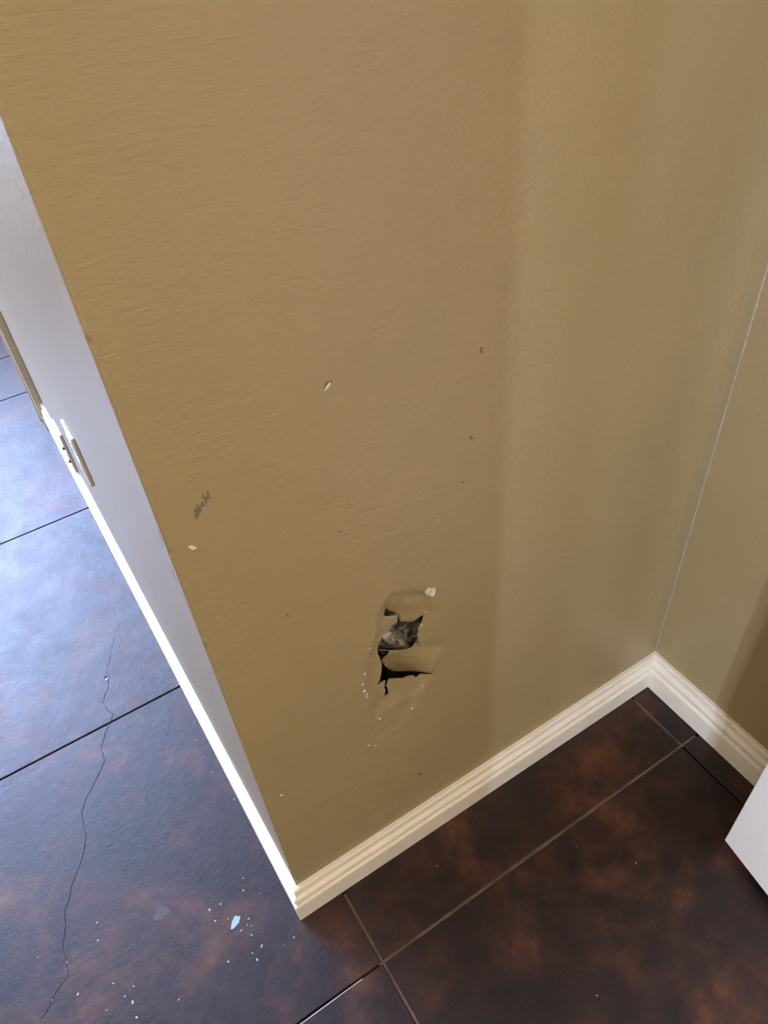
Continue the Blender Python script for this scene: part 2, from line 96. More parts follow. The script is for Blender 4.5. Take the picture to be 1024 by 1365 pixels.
def pos_vec(nt, scale=(1, 1, 1), rot=(0, 0, 0)):
    g = nt.nodes.new('ShaderNodeNewGeometry')
    mp = nt.nodes.new('ShaderNodeMapping')
    mp.inputs['Scale'].default_value = scale
    mp.inputs['Rotation'].default_value = rot
    nt.links.new(g.outputs['Position'], mp.inputs['Vector'])
    return mp.outputs['Vector']

def noise_tex(nt, vec, scale, detail=4, rough=0.55, dist=0.0):
    n = node(nt, 'ShaderNodeTexNoise')
    n.inputs['Scale'].default_value = scale
    n.inputs['Detail'].default_value = detail
    n.inputs['Roughness'].default_value = rough
    n.inputs['Distortion'].default_value = dist
    nt.links.new(vec, n.inputs['Vector'])
    return n.outputs['Fac']

def ramp(nt, fac, stops):
    r = nt.nodes.new('ShaderNodeValToRGB')
    els = r.color_ramp.elements
    while len(els) < len(stops): els.new(0.5)
    for e, (p, c) in zip(els, stops):
        e.position = p; e.color = (*c, 1) if len(c) == 3 else c
    nt.links.new(fac, r.inputs['Fac'])
    return r.outputs['Color']

def mixc(nt, fac, a, b, mode='MIX'):
    mx = node(nt, 'ShaderNodeMix', data_type='RGBA', blend_type=mode)
    for sock, v in ((mx.inputs[0], fac), (mx.inputs[6], a), (mx.inputs[7], b)):
        if isinstance(v, (int, float)): sock.default_value = v
        elif isinstance(v, tuple): sock.default_value = (*v, 1)
        else: nt.links.new(v, sock)
    return mx.outputs[2]

def bump(nt, bsdf, h, strength, dist, prev=None):
    b = nt.nodes.new('ShaderNodeBump')
    b.inputs['Strength'].default_value = strength
    b.inputs['Distance'].default_value = dist
    nt.links.new(h, b.inputs['Height'])
    if prev is not None: nt.links.new(prev, b.inputs['Normal'])
    nt.links.new(b.outputs['Normal'], bsdf.inputs['Normal'])
    return b.outputs['Normal']

def wall_paint(name, colA, colB, rough, wrinkle):
    mt, nt, b = new_mat(name)
    v = pos_vec(nt)
    c = ramp(nt, noise_tex(nt, v, 3.0, 3), [(0.3, colA), (0.7, colB)])
    nt.links.new(c, b.inputs['Base Color'])
    b.inputs['Roughness'].default_value = rough
    n1 = noise_tex(nt, v, 420, 3, 0.6)
    p = bump(nt, b, n1, 0.25, 0.0006)
    n2 = noise_tex(nt, pos_vec(nt, wrinkle), 60, 4, 0.6, 0.4)
    bump(nt, b, n2, 0.58, 0.0018, p)
    if 'side' in name: p2 = bump(nt, b, noise_tex(nt, v, 110, 4, 0.6), 0.7, 0.0016, p)
    return mt

M = {}
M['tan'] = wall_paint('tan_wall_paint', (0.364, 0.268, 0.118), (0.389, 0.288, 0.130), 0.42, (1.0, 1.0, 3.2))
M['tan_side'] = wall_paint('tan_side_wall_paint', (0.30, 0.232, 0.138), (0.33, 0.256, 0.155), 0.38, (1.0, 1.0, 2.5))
M['cream'] = wall_paint('tan_room_paint', (0.50, 0.39, 0.25), (0.53, 0.42, 0.27), 0.6, (1, 1, 1))
M['ceiling'] = wall_paint('white_ceiling_paint', (0.72, 0.70, 0.66), (0.75, 0.73, 0.69), 0.8, (1, 1, 1))

def simple(name, col, rough, nscale=None, var=0.12, bmp=None, metallic=0.0, coat=0.0):
    mt, nt, b = new_mat(name)
    b.inputs['Roughness'].default_value = rough
    b.inputs['Metallic'].default_value = metallic
    b.inputs['Coat Weight'].default_value = coat
    if nscale:
        v = pos_vec(nt)
        f = noise_tex(nt, v, nscale, 5)
        c = ramp(nt, f, [(0.25, tuple(x * (1 - var) for x in col)), (0.75, tuple(min(1, x * (1 + var)) for x in col))])
        nt.links.new(c, b.inputs['Base Color'])
        if bmp: bump(nt, b, f, bmp[0], bmp[1])
    else:
        b.inputs['Base Color'].default_value = (*col, 1)
    return mt

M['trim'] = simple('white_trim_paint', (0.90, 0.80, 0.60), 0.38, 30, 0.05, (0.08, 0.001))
M['trim_shade'] = simple('shaded_trim_paint', (0.55, 0.47, 0.35), 0.5, 30, 0.06)  # tan tone puts the shade of the casing's near edge into its colour
M['door'] = simple('white_door_paint', (0.92, 0.86, 0.74), 0.38, 20, 0.02)
M['gypsum'] = simple('broken_gypsum', (0.80, 0.74, 0.62), 0.9, 300, 0.15, (0.4, 0.001))
M['edge'] = simple('torn_board_edge', (0.55, 0.43, 0.26), 0.9, 250, 0.35)
M['caulk'] = simple('old_caulk', (0.38, 0.29, 0.17), 0.6, 50, 0.25)
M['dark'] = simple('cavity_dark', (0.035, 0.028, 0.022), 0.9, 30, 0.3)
M['nick'] = simple('scuff_dark', (0.20, 0.145, 0.075), 0.8, 200, 0.3)
M['scuff'] = simple('scuff_grey', (0.19, 0.145, 0.085), 0.8, 200, 0.4)
M['speck'] = simple('white_paint_speck', (0.42, 0.37, 0.34), 0.7, 300, 0.1)
M['pale'] = simple('pale_scrape', (0.060, 0.042, 0.046), 0.5, 200, 0.3)
M['blue'] = simple('pale_blue_paint', (0.30, 0.42, 0.52), 0.5, 300, 0.3)
M['bluedot'] = simple('blue_paint', (0.05, 0.25, 0.7), 0.4, 300, 0.1)
M['crack'] = simple('crack_dark', (0.012, 0.008, 0.008), 0.9, 200, 0.2)
M['bed'] = simple('score_line_dark', (0.012, 0.007, 0.005), 0.8, 60, 0.3)
M['dust'] = simple('score_line_dust', (0.120, 0.078, 0.050), 0.85, 22, 0.7)
M['metal'] = simple('brushed_metal', (0.55, 0.52, 0.47), 0.35, 60, 0.05, None, 1.0)
M['plate'] = simple('ivory_plate', (0.62, 0.54, 0.42), 0.36, 40, 0.04)
M['ivory'] = simple('ivory_plastic', (0.85, 0.83, 0.78), 0.3, 40, 0.03)
M['screw'] = simple('dark_screw', (0.06, 0.05, 0.04), 0.5, 80, 0.1)
M['sill'] = simple('window_frame_white', (0.8, 0.8, 0.78), 0.4, 20, 0.03)

# grey fibrous wad inside the wall
mt, nt, b = new_mat('grey_insulation')
f = noise_tex(nt, pos_vec(nt), 38, 6, 0.62, 1.6)
nt.links.new(ramp(nt, f, [(0.38, (0.07, 0.06, 0.05)), (0.50, (0.34, 0.29, 0.24)), (0.62, (0.85, 0.76, 0.65))]), b.inputs['Base Color'])
b.inputs['Roughness'].default_value = 0.8
bump(nt, b, f, 0.8, 0.006)
M['wad'] = mt

# acid-stained sealed concrete
mt, nt, b = new_mat('stained_concrete')
v = pos_vec(nt)
n1 = noise_tex(nt, v, 5.0, 12, 0.66, 0.35)
n2 = noise_tex(nt, v, 14.0, 12, 0.72, 0.2)
n3 = noise_tex(nt, v, 60.0, 8, 0.75)
streak = noise_tex(nt, pos_vec(nt, (9, 120, 1), (0, 0, 0.45)), 3.0, 8, 0.75)
streak2 = noise_tex(nt, pos_vec(nt, (130, 12, 1), (0, 0, -0.35)), 2.0, 8, 0.75)
base = ramp(nt, n1, [(0.38, (0.008, 0.0018, 0.0010)), (0.50, (0.020, 0.0046, 0.0020)), (0.56, (0.040, 0.0110, 0.0038)), (0.68, (0.088, 0.030, 0.0095))])
fine = ramp(nt, n2, [(0.36, (0.25, 0.22, 0.20)), (0.52, (0.9, 0.9, 0.9)), (0.66, (1.7, 1.5, 1.3))])
c = mixc(nt, 0.85, base, fine, 'MULTIPLY')
film = ramp(nt, streak, [(0.52, (0, 0, 0)), (0.72, (1, 1, 1))])
hz = node(nt, 'ShaderNodeMath', operation='MULTIPLY'); hz.inputs[1].default_value = 0.09
nt.links.new(film, hz.inputs[0])
c = mixc(nt, hz.outputs[0], c, (0.13, 0.075, 0.065))
spk = ramp(nt, n3, [(0.64, (0, 0, 0)), (0.74, (1, 1, 1))])
hz2 = node(nt, 'ShaderNodeMath', operation='MULTIPLY'); hz2.inputs[1].default_value = 0.22
nt.links.new(spk, hz2.inputs[0])
c = mixc(nt, hz2.outputs[0], c, (0.20, 0.12, 0.10))
nt.links.new(c, b.inputs['Base Color'])
rr = ramp(nt, n2, [(0.35, (0.33, 0.33, 0.33)), (0.65, (0.48, 0.48, 0.48))])
nt.links.new(rr, b.inputs['Roughness'])
b.inputs['IOR'].default_value = 1.43
b.inputs['Coat Weight'].default_value = 0.25
b.inputs['Coat Roughness'].default_value = 0.55
p = bump(nt, b, noise_tex(nt, v, 30, 6, 0.6), 0.22, 0.003)
p = bump(nt, b, streak, 0.30, 0.002, p)
p = bump(nt, b, streak2, 0.22, 0.002, p)
p = bump(nt, b, n3, 0.16, 0.002, p)
M['floor'] = mt

# thin window glass: mostly clear with a faint gloss
mt = bpy.data.materials.new('window_glass'); mt.use_nodes = True
nt = mt.node_tree; nt.nodes.clear()
o_ = nt.nodes.new('ShaderNodeOutputMaterial'); mx = nt.nodes.new('ShaderNodeMixShader')
tr = nt.nodes.new('ShaderNodeBsdfTransparent'); gl = nt.nodes.new('ShaderNodeBsdfGlossy')
gl.inputs['Roughness'].default_value = 0.03; mx.inputs[0].default_value = 0.06
nt.links.new(tr.outputs[0], mx.inputs[1]); nt.links.new(gl.outputs[0], mx.inputs[2]); nt.links.new(mx.outputs[0], o_.inputs[0])
M['glass'] = mt
# glowing diffuser of the added, unseen ceiling lamps
mt = bpy.data.materials.new('added_lamp_diffuser'); mt.use_nodes = True
b = mt.node_tree.nodes['Principled BSDF']
b.inputs['Base Color'].default_value = (0.9, 0.88, 0.8, 1)
b.inputs['Emission Color'].default_value = (1.0, 0.72, 0.42, 1); b.inputs['Emission Strength'].default_value = 4.0
M['diffuser'] = mt

# ------------------------------------------------------------------ helpers
def obj(name, verts, faces, mat, parent=None, smooth=False):
    me = bpy.data.meshes.new(name)
    me.from_pydata([tuple(v) for v in verts], [], faces)
    me.update()
    if smooth:
        for p_ in me.polygons: p_.use_smooth = True
    me.materials.append(mat if not isinstance(mat, str) else M[mat])
    o = bpy.data.objects.new(name, me); COL.objects.link(o)
    if parent is not None: o.parent = parent
    return o

def bm_obj(name, bm, mat, parent=None, smooth=False):
    bmesh.ops.recalc_face_normals(bm, faces=bm.faces[:])
    me = bpy.data.meshes.new(name); bm.to_mesh(me); bm.free()
    if smooth:
        for p_ in me.polygons: p_.use_smooth = True
    me.materials.append(M[mat])
    o = bpy.data.objects.new(name, me); COL.objects.link(o)
    if parent is not None: o.parent = parent
    return o

def box(bm, lo, hi, bev=0.0):
    r = bmesh.ops.create_cube(bm, size=1.0)
    vs = r['verts']
    for v_ in vs:
        v_.co = Vector([lo[i] if v_.co[i] < 0 else hi[i] for i in range(3)])
    if bev > 0:
        es = list({e for v_ in vs for e in v_.link_edges})
        bmesh.ops.bevel(bm, geom=es, offset=bev, segments=2, affect='EDGES', profile=0.5)

def box_obj(name, lo, hi, mat, parent=None, bev=0.0):
    bm = bmesh.new(); box(bm, lo, hi, bev)
    return bm_obj(name, bm, mat, parent)

def structure(o, label, cat):
    o['kind'] = 'structure'; o['label'] = label; o['category'] = cat
    return o

def empty(name, loc=(0, 0, 0)):
    o = bpy.data.objects.new(name, None); COL.objects.link(o); o.location = loc
    o.empty_display_size = 0.05
    return o

def in_poly(x, y, poly):
    c = False; j = len(poly) - 1
    for i in range(len(poly)):
        x1, y1 = poly[i]; x2, y2 = poly[j]
        if (y1 > y) != (y2 > y) and x < (x2 - x1) * (y - y1) / (y2 - y1) + x1: c = not c
        j = i
    return c

def seg_dist(x, y, poly, closed=True):
    best = 9.0; n = len(poly)
    for i in range(n if closed else n - 1):
        ax, ay = poly[i]; bx, by = poly[(i + 1) % n]
        dx, dy = bx - ax, by - ay; l2 = dx * dx + dy * dy or 1e-12
        t = max(0, min(1, ((x - ax) * dx + (y - ay) * dy) / l2))
        best = min(best, math.hypot(x - ax - t * dx, y - ay - t * dy))
    return best

def smooth01(t):
    t = max(0.0, min(1.0, t)); return t * t * (3 - 2 * t)

# ------------------------------------------------------------------ floor: scored slabs
floor = box_obj('floor', (-2.95, -3.2, -0.10), (1.75, 3.6, -0.006), 'bed')
structure(floor, 'dark brown acid-stained concrete floor scored into large squares', 'floor')
XL = [-2.9, -2.06, -1.36, -0.64, 0.0685, 0.7624, 1.7]
YL = [-3.15, -2.27, -1.565, -0.8556, -0.1480, 0.5590, 1.2704, 1.9858, 2.27, 2.70, 3.55]
for i in range(len(XL) - 1):
    for j in range(len(YL) - 1):
        g = 0.0017 if XL[i] < 0 else 0.0024
        if YL[j] == 2.27 or YL[j + 1] == 2.27: g = 0.002
        x0, x1, y0, y1 = XL[i] + g, XL[i + 1] - g, YL[j] + g, YL[j + 1] - g
        e = 0.0013
        vs = [(x0, y0, -0.006), (x1, y0, -0.006), (x1, y1, -0.006), (x0, y1, -0.006),
              (x0, y0, -e), (x1, y0, -e), (x1, y1, -e), (x0, y1, -e),
              (x0 + e, y0 + e, 0), (x1 - e, y0 + e, 0), (x1 - e, y1 - e, 0), (x0 + e, y1 - e, 0)]
        fs = [(8, 9, 10, 11)]
        for k in range(4):
            a, b_ = k, (k + 1) % 4
            fs += [(a, b_, 4 + b_, 4 + a), (4 + a, 4 + b_, 8 + b_, 8 + a)]
        obj('slab', vs, fs, 'floor', floor)

def ribbon(pts, widths, z):
    vs, fs = [], []
    for i, (x, y) in enumerate(pts):
        a = pts[max(0, i - 1)]; c_ = pts[min(len(pts) - 1, i + 1)]
        d = Vector((c_[0] - a[0], c_[1] - a[1])).normalized()
        n_ = Vector((-d.y, d.x)) * widths[i] / 2
        vs += [(x + n_.x, y + n_.y, z), (x - n_.x, y - n_.y, z)]
        if i: k = 2 * i; fs.append((k - 2, k - 1, k + 1, k))
    return vs, fs

def wobble(pts, step, amp, seed):
    rnd = random.Random(seed); out = []
    for (x1, y1), (x2, y2) in zip(pts, pts[1:]):
        n_ = max(1, int(math.hypot(x2 - x1, y2 - y1) / step))
        for k in range(n_):
            t = k / n_
            out.append((x1 + (x2 - x1) * t + rnd.uniform(-amp, amp), y1 + (y2 - y1) * t + rnd.uniform(-amp, amp)))
    out.append(pts[-1])
    return out

# pale dust packed into the score lines on the shaded side
def fill(name, pts, w, mat='dust', z=-0.0014):
    pts = wobble(pts, 0.02, 0.0004, len(pts) * 7 + int(w * 1e5))
    rnd = random.Random(3)
    vs, fs = ribbon(pts, [w * rnd.uniform(0.8, 1.2) for _ in pts], z)
    return obj(name, vs, fs, mat, floor)
fill('joint_dust', [(0.062, -0.1480), (0.80, -0.1480)], 0.0052)
fill('joint_dust', [(0.0685, -0.02), (0.0685, -0.1450)], 0.0050)
fill('joint_dust', [(0.0685, -0.1510), (0.0685, -0.85)], 0.0056)
fill('joint_dust', [(0.7624, -0.02), (0.7624, -0.1450)], 0.0050)
fill('joint_edge', [(-0.12, -0.1505), (0.028, -0.1505)], 0.0016, 'speck', 0.0004)  # pale strip: chipped groove edge with its lit rim painted in
fill('joint_dust', [(0.012, -0.078), (0.055, -0.0785)], 0.0016, 'pale', 0.0003)

cw = wobble(CRACK, 0.008, 0.0010, 5)
rnd = random.Random(8)
vs, fs = ribbon(cw, [(0.0006 + 0.0007 * rnd.random()) * (0.6 if i < 12 else 1) for i in range(len(cw))], 0.0004)
obj('crack', vs, fs, 'crack', floor)

def blob(bm, x, y, r, h, n_=7, z=0.0002, stretch=1.0, ang=0.0, rnd=random):
    ring = []
    for k in range(n_):
        a = 2 * math.pi * k / n_
        rr_ = r * rnd.uniform(0.7, 1.25)
        px_, py_ = rr_ * math.cos(a) * stretch, rr_ * math.sin(a)
        ring.append((x + px_ * math.cos(ang) - py_ * math.sin(ang), y + px_ * math.sin(ang) + py_ * math.cos(ang)))
    lo = [bm.verts.new((a, b_, z)) for a, b_ in ring]
    top = bm.verts.new((x, y, z + h))
    mid = [bm.verts.new((x + (a - x) * 0.7, y + (b_ - y) * 0.7, z + h * 0.8)) for a, b_ in ring]
    for k in range(n_):
        q = (k + 1) % n_
        bm.faces.new((lo[k], lo[q], mid[q], mid[k])); bm.faces.new((mid[k], mid[q], top))

for (x, y), r in SPECKS:
    bm = bmesh.new(); blob(bm, x, y, r, 0.0006, 7, 0.0002, random.uniform(1, 1.6), random.uniform(0, 3))
    bm_obj('paint_speck', bm, 'speck', floor)
bm = bmesh.new(); blob(bm, BLUE_DOT[0], BLUE_DOT[1], 0.0012, 0.0006); bm_obj('paint_speck', bm, 'bluedot', floor)
def flat_poly(name, pts, h, mat):
    n_ = len(pts)
    obj(name, [(x, y, 0.0) for x, y in pts] + [(x, y, h) for x, y in pts],
        [tuple(range(n_, 2 * n_))] + [(k, (k + 1) % n_, n_ + (k + 1) % n_, n_ + k) for k in range(n_)], mat, floor)
flat_poly('paint_flake', BLUE_PATCH, 0.0006, 'blue')
flat_poly('paint_flake', PALE_PATCH, 0.0002, 'pale')
for k, s in enumerate(SCRATCHES):
    pts = wobble(s, 0.006, 0.0007, 40 + k)
    vs, fs = ribbon(pts, [random.uniform(0.0003, 0.0014) for _ in pts], 0.0003)
    obj('scratch', vs, fs, 'pale', floor)
# little pit with a white lower lip where the crack crosses
bm = bmesh.new(); blob(bm, CHIP_HOLE[0], CHIP_HOLE[1] - 0.009, 0.0038, 0.001, 8); bm_obj('pit_lip', bm, 'speck', floor)
bm = bmesh.new(); blob(bm, CHIP_HOLE[0], CHIP_HOLE[1] - 0.001, 0.0026, 0.0006, 8, 0.0004, 1.6, 0.1); bm_obj('pit', bm, 'crack', floor)

# ------------------------------------------------------------------ the broken wall
def dent(x, z):
    d = seg_dist(x, z, DENT)
    if not in_poly(x, z, DENT): return 0.0
    left = 0.0026 * smooth01(d / 0.020)
    h = seg_dist(x, z, HOLE)
    return left + 0.004 * smooth01(1 - h / 0.035) * smooth01(d / 0.02) + 0.0012 * noise.noise(Vector((x * 60, z * 60, 1.7))) * smooth01(d / 0.02)

def bulge(x, z):   # slow waviness of the hand-finished drywall
    return 0.0007 * noise.noise(Vector((x * 9, z * 7, 0.3)))

rim = []; rim_open = []      # rim_open: torn free there (False where a flap still hangs on)
for i, (x, z) in enumerate(HOLE):       # a few extra points so torn edges are not ruler-straight
    x2, z2 = HOLE[(i + 1) % len(HOLE)]
    rim.append((x, z)); rim_open.append(not (8 <= i <= 11 or 24 <= i <= 28))
    dl = math.hypot(x2 - x, z2 - z)
    n_ = int(dl / 0.005)
    for k in range(1, n_):
        t = k / n_
        rim.append((x + (x2 - x) * t + random.uniform(-1, 1) * 0.0003, z + (z2 - z) * t + random.uniform(-1, 1) * 0.0003)); rim_open.append(rim_open[-1])
X0, X1 = 0.004, L
outer = [(X0, 0.0), (X1, 0.0), (X1, CEIL), (X0, CEIL)]
pts = [Vector(q) for q in outer] + [Vector(q) for q in rim]
edges = [(0, 1), (1, 2), (2, 3), (3, 0)] + [(4 + i, 4 + (i + 1) % len(rim)) for i in range(len(rim))]
for (gx0, gx1, gz0, gz1, st) in ((0.13, 0.36, 0.38, 0.72, 0.004),):
    z = gz0
    while z < gz1:
        x = gx0
        while x < gx1:
            if seg_dist(x, z, rim) > 0.0022: pts.append(Vector((x + random.uniform(-.0006, .0006), z + random.uniform(-.0006, .0006))))
            x += st
        z += st
z = 0.03
while z < 2.6:
    x = 0.03
    while x < L - 0.02:
        if not (0.12 < x < 0.37 and 0.37 < z < 0.73): pts.append(Vector((x, z)))
        x += 0.03
    z += 0.03
vv, ee, ff, *_ = delaunay_2d_cdt(pts, edges, [], 0, 1e-6)
keep = []
for f_ in ff:
    cx = sum(vv[i].x for i in f_) / len(f_); cz = sum(vv[i].y for i in f_) / len(f_)
    if not in_poly(cx, cz, rim): keep.append(tuple(f_))
def wall_y(x, z):
    y = dent(x, z)
    y += bulge(x, z) * smooth01(x / 0.08) * smooth01((L - x) / 0.06)
    return y
wv = [(q.x, wall_y(q.x, q.y), q.y) for q in vv]
wf = []
for f_ in keep:
    a, b_, c_ = (Vector(wv[i]) for i in f_[:3])
    wf.append(f_ if (b_ - a).cross(c_ - a).y < 0 else tuple(reversed(f_)))
wall = obj('wall_front', wv, wf, 'tan', None, True)
structure(wall, 'tan painted drywall with a jagged broken hole near the floor', 'wall')

def rim_strip(poly, depth, flare):
    n_ = len(poly); vs, fs = [], []
    cx = sum(q[0] for q in poly) / n_; cz = sum(q[1] for q in poly) / n_
    for x, z in poly:
        y = wall_y(x, z)
        vs += [(x, y, z), (x + (x - cx) * flare, y + depth * random.uniform(0.7, 1.2), z + (z - cz) * flare)]
    for i in range(n_):
        j = (i + 1) % n_
        if rim_open[i]: fs.append((2 * i, 2 * j, 2 * j + 1, 2 * i + 1))
    return vs, fs
vs, fs = rim_strip(rim, 0.0022, 0.01)
obj('torn_edge', vs, fs, 'edge', wall)

def flap(name, bound, inner):
    P3 = bound + inner
    P2 = [Vector((p_[0], p_[2])) for p_ in P3]
    ed = [(i, (i + 1) % len(bound)) for i in range(len(bound))]
    v2, e2, f2, ov, oe, of = delaunay_2d_cdt(P2, ed, [], 0, 1e-6)
    b2 = [(p_[0], p_[2]) for p_ in bound]
    V3 = []
    for k, q in enumerate(v2):
        src = ov[k][0] if ov[k] else None
        y = P3[src][1] if src is not None else 0.01
        y += wall_y(q.x, q.y) - 0.0008 + 0.0005 * noise.noise(Vector((q.x * 90, q.y * 90, 4.0))) * min(1, y / 0.008)
        V3.append((q.x, y, q.y))
    F = []
    for f_ in f2:
        cx = sum(v2[i].x for i in f_) / 3; cz = sum(v2[i].y for i in f_) / 3
        if in_poly(cx, cz, b2):
            a, b_, c_ = (Vector(V3[i]) for i in f_)
            F.append(tuple(f_) if (b_ - a).cross(c_ - a).y < 0 else tuple(reversed(f_)))
    o = obj(name, V3, F, 'tan', wall, True)
    s = o.modifiers.new('thickness', 'SOLIDIFY'); s.thickness = 0.0010; s.offset = -1
    return o
flap('broken_flap', FLAP_UP, FLAP_UP_IN)
flap('broken_flap', FLAP_LOW, FLAP_LOW_IN)

# torn paper strand across the opening
bm = bmesh.new()
prev = None
for x, y, z in STRAND:
    ring = [bm.verts.new((x, y + dy, z + dz)) for dy, dz in ((-0.0008, 0.0009), (0.0008, 0.0004), (0.0002, -0.0009))]
    if prev:
        for k in range(3): bm.faces.new((prev[k], prev[(k + 1) % 3], ring[(k + 1) % 3], ring[k]))
    prev = ring
bm_obj('torn_strip', bm, 'edge', wall)

# inside the wall: hollow lining and a grey crumpled wad
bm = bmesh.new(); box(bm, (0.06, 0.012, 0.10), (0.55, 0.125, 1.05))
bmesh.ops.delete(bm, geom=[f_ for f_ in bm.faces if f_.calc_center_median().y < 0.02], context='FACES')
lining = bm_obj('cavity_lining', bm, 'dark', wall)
bm = bmesh.new(); bmesh.ops.create_icosphere(bm, subdivisions=5, radius=1.0)
for v_ in bm.verts:
    d = v_.co.normalized()
    k = 1 + 0.28 * noise.noise(d * 1.7) + 0.16 * noise.noise(d * 4.2 + Vector((3, 1, 2))) + 0.06 * noise.noise(d * 9)
    v_.co = Vector((WAD_C[0] + d.x * k * 0.040, WAD_C[1] + 0.016 + d.y * k * 0.030, WAD_C[2] + d.z * k * 0.052))
bm_obj('insulation_wad', bm, 'wad', wall, True)
# steel edge of a stud seen low in the hole
box_obj('stud_edge', (0.245, 0.062, 0.30), (0.320, 0.070, 0.425), 'scuff', wall, 0.001)

# crumbs and chunks of exposed gypsum
for (x, z), r in CRUMBS:
    bm = bmesh.new(); bmesh.ops.create_icosphere(bm, subdivisions=1, radius=r)
    for v_ in bm.verts:
        s = random.uniform(0.7, 1.3)
        v_.co = Vector((x + v_.co.x * s * 1.1, dent(x, z) + v_.co.y * s * 0.5, z + v_.co.z * s * 1.3))
    bm_obj('gypsum_crumb', bm, 'gypsum', wall)

def wall_poly(name, pts, h, mat, inset=0.25):
    n_ = len(pts)
    cx = sum(q[0] for q in pts) / n_; cz = sum(q[1] for q in pts) / n_
    vs = [(x, wall_y(x, z) + 0.0002, z) for x, z in pts]
    vs += [(x + (cx - x) * inset, wall_y(x, z) - h, z + (cz - z) * inset) for x, z in pts]
    fs = [tuple(range(n_, 2 * n_))] + [(k, (k + 1) % n_, n_ + (k + 1) % n_, n_ + k) for k in range(n_)]
    return obj(name, vs, fs, mat, wall)
for c_ in CHUNKS:
    mx_, mz_ = sum(q[0] for q in c_) / len(c_), sum(q[1] for q in c_) / len(c_)
    c_ = [(mx_ + (q[0] - mx_) * 0.86, mz_ + (q[1] - mz_) * 0.94) for q in c_]
    wall_poly('gypsum_chunk', c_, 0.0035, 'gypsum', 0.12)
for k, pl in MARKS.items():
    if 'chip' in k: wall_poly('paint_chip', pl, 0.0006, 'gypsum' if k in ('chip', 'gouge_chip', 'chip_b') else 'caulk')
    else: wall_poly('nick', pl, 0.0004 if k != 'gouge_dark' else 0.0003, 'nick', 0.15)
# dark grey smear left by a knock: a chain of small flecks
for k in range(26):
    t = k / 25 * (len(SCUFF) - 1); i = min(int(t), len(SCUFF) - 2); t -= i
    x = SCUFF[i][0] * (1 - t) + SCUFF[i + 1][0] * t + random.uniform(-.0022, .0022)
    z = SCUFF[i][1] * (1 - t) + SCUFF[i + 1][1] * t + random.uniform(-.004, .004)
    r = random.uniform(0.0014, 0.0034)
    wall_poly('scuff', [(x + r * 0.55 * math.cos(a) + r * 0.3 * math.sin(a), z + r * 1.3 * math.sin(a)) for a in [q * math.pi / 3 + random.uniform(-.3, .3) for q in range(6)]], 0.0002, 'scuff')

# rounded outer corner with knocks in it
bm = bmesh.new(); R = 0.004; prev = None
NZ = 900; chips = [(0.748, 0.010), (0.70, 0.006), (0.895, 0.006), (0.30, 0.008), (0.16, 0.010), (0.45, 0.004), (1.12, 0.005)]
for k in range(NZ + 1):
    z = CEIL * k / NZ if k > NZ * 0.55 else 1.4 * k / (NZ * 0.55)
    if k > NZ * 0.55: z = 1.4 + (CEIL - 1.4) * (k - NZ * 0.55) / (NZ * 0.45)
    cut = 0.0004 * noise.noise(Vector((0, 0, z * 60))) + 0.0003 * noise.noise(Vector((5, 0, z * 200)))
    for cz, cwid in chips:
        cut += 0.0022 * smooth01(1 - abs(z - cz) / cwid)
    ring = []
    for q in range(5):
        a = math.pi / 2 * q / 4
        rr_ = R - (cut if 0 < q < 4 else 0)
        ring.append(bm.verts.new((R - rr_ * math.sin(a), R - rr_ * math.cos(a), z)))
    if prev:
        for q in range(4): bm.faces.new((prev[q], prev[q + 1], ring[q + 1], ring[q]))
    prev = ring
bm_obj('corner_bead', bm, 'tan', wall, True)

# ------------------------------------------------------------------ other walls
def panel(name, corners, mat, label, holes=None):
    o = obj(name, corners, [tuple(range(len(corners)))], mat)
    return structure(o, label, 'wall')
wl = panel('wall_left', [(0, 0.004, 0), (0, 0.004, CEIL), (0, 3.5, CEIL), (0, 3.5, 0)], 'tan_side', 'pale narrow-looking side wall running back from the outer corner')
wr = panel('wall_right', [(L, 0, 0), (L, BACK, 0), (L, BACK, CEIL), (L, 0, CEIL)], 'tan', 'tan wall at the right of the inside corner, half shaded')
panel('wall_west', [(-2.8, BACK, 0), (-2.8, 3.5, 0), (-2.8, 3.5, CEIL), (-2.8, BACK, CEIL)], 'cream', 'tan wall of the bright room, out of view on the left')

def wall_boxes(name, boxes, mat, label):
    bm = bmesh.new()
    for lo, hi in boxes: box(bm, lo, hi)
    return structure(bm_obj(name, bm, mat), label, 'wall')
WX0, WX1, WZ0, WZ1 = -2.35, -0.05, 0.88, 2.62
wall_boxes('wall_far', [((-2.8, 3.4, 0), (WX0, 3.5, CEIL)), ((WX1, 3.4, 0), (0, 3.5, CEIL)), ((WX0, 3.4, 0), (WX1, 3.5, WZ0)), ((WX0, 3.4, WZ1), (WX1, 3.5, CEIL))], 'cream', 'far tan wall of the bright room around its window, out of view')
JX = -0.35  # unseen jamb, set to throw the beam's shadow edge onto the broken wall
wall_boxes('wall_back', [((-2.8, BACK - 0.1, 0), (JX, BACK, CEIL)), ((0.60, BACK - 0.1, 0), (L + 0.1, BACK, CEIL)), ((JX, BACK - 0.1, 2.06), (0.60, BACK, CEIL))], 'cream', 'unseen tan wall behind the camera, doorway jamb shaped to cut the beam')
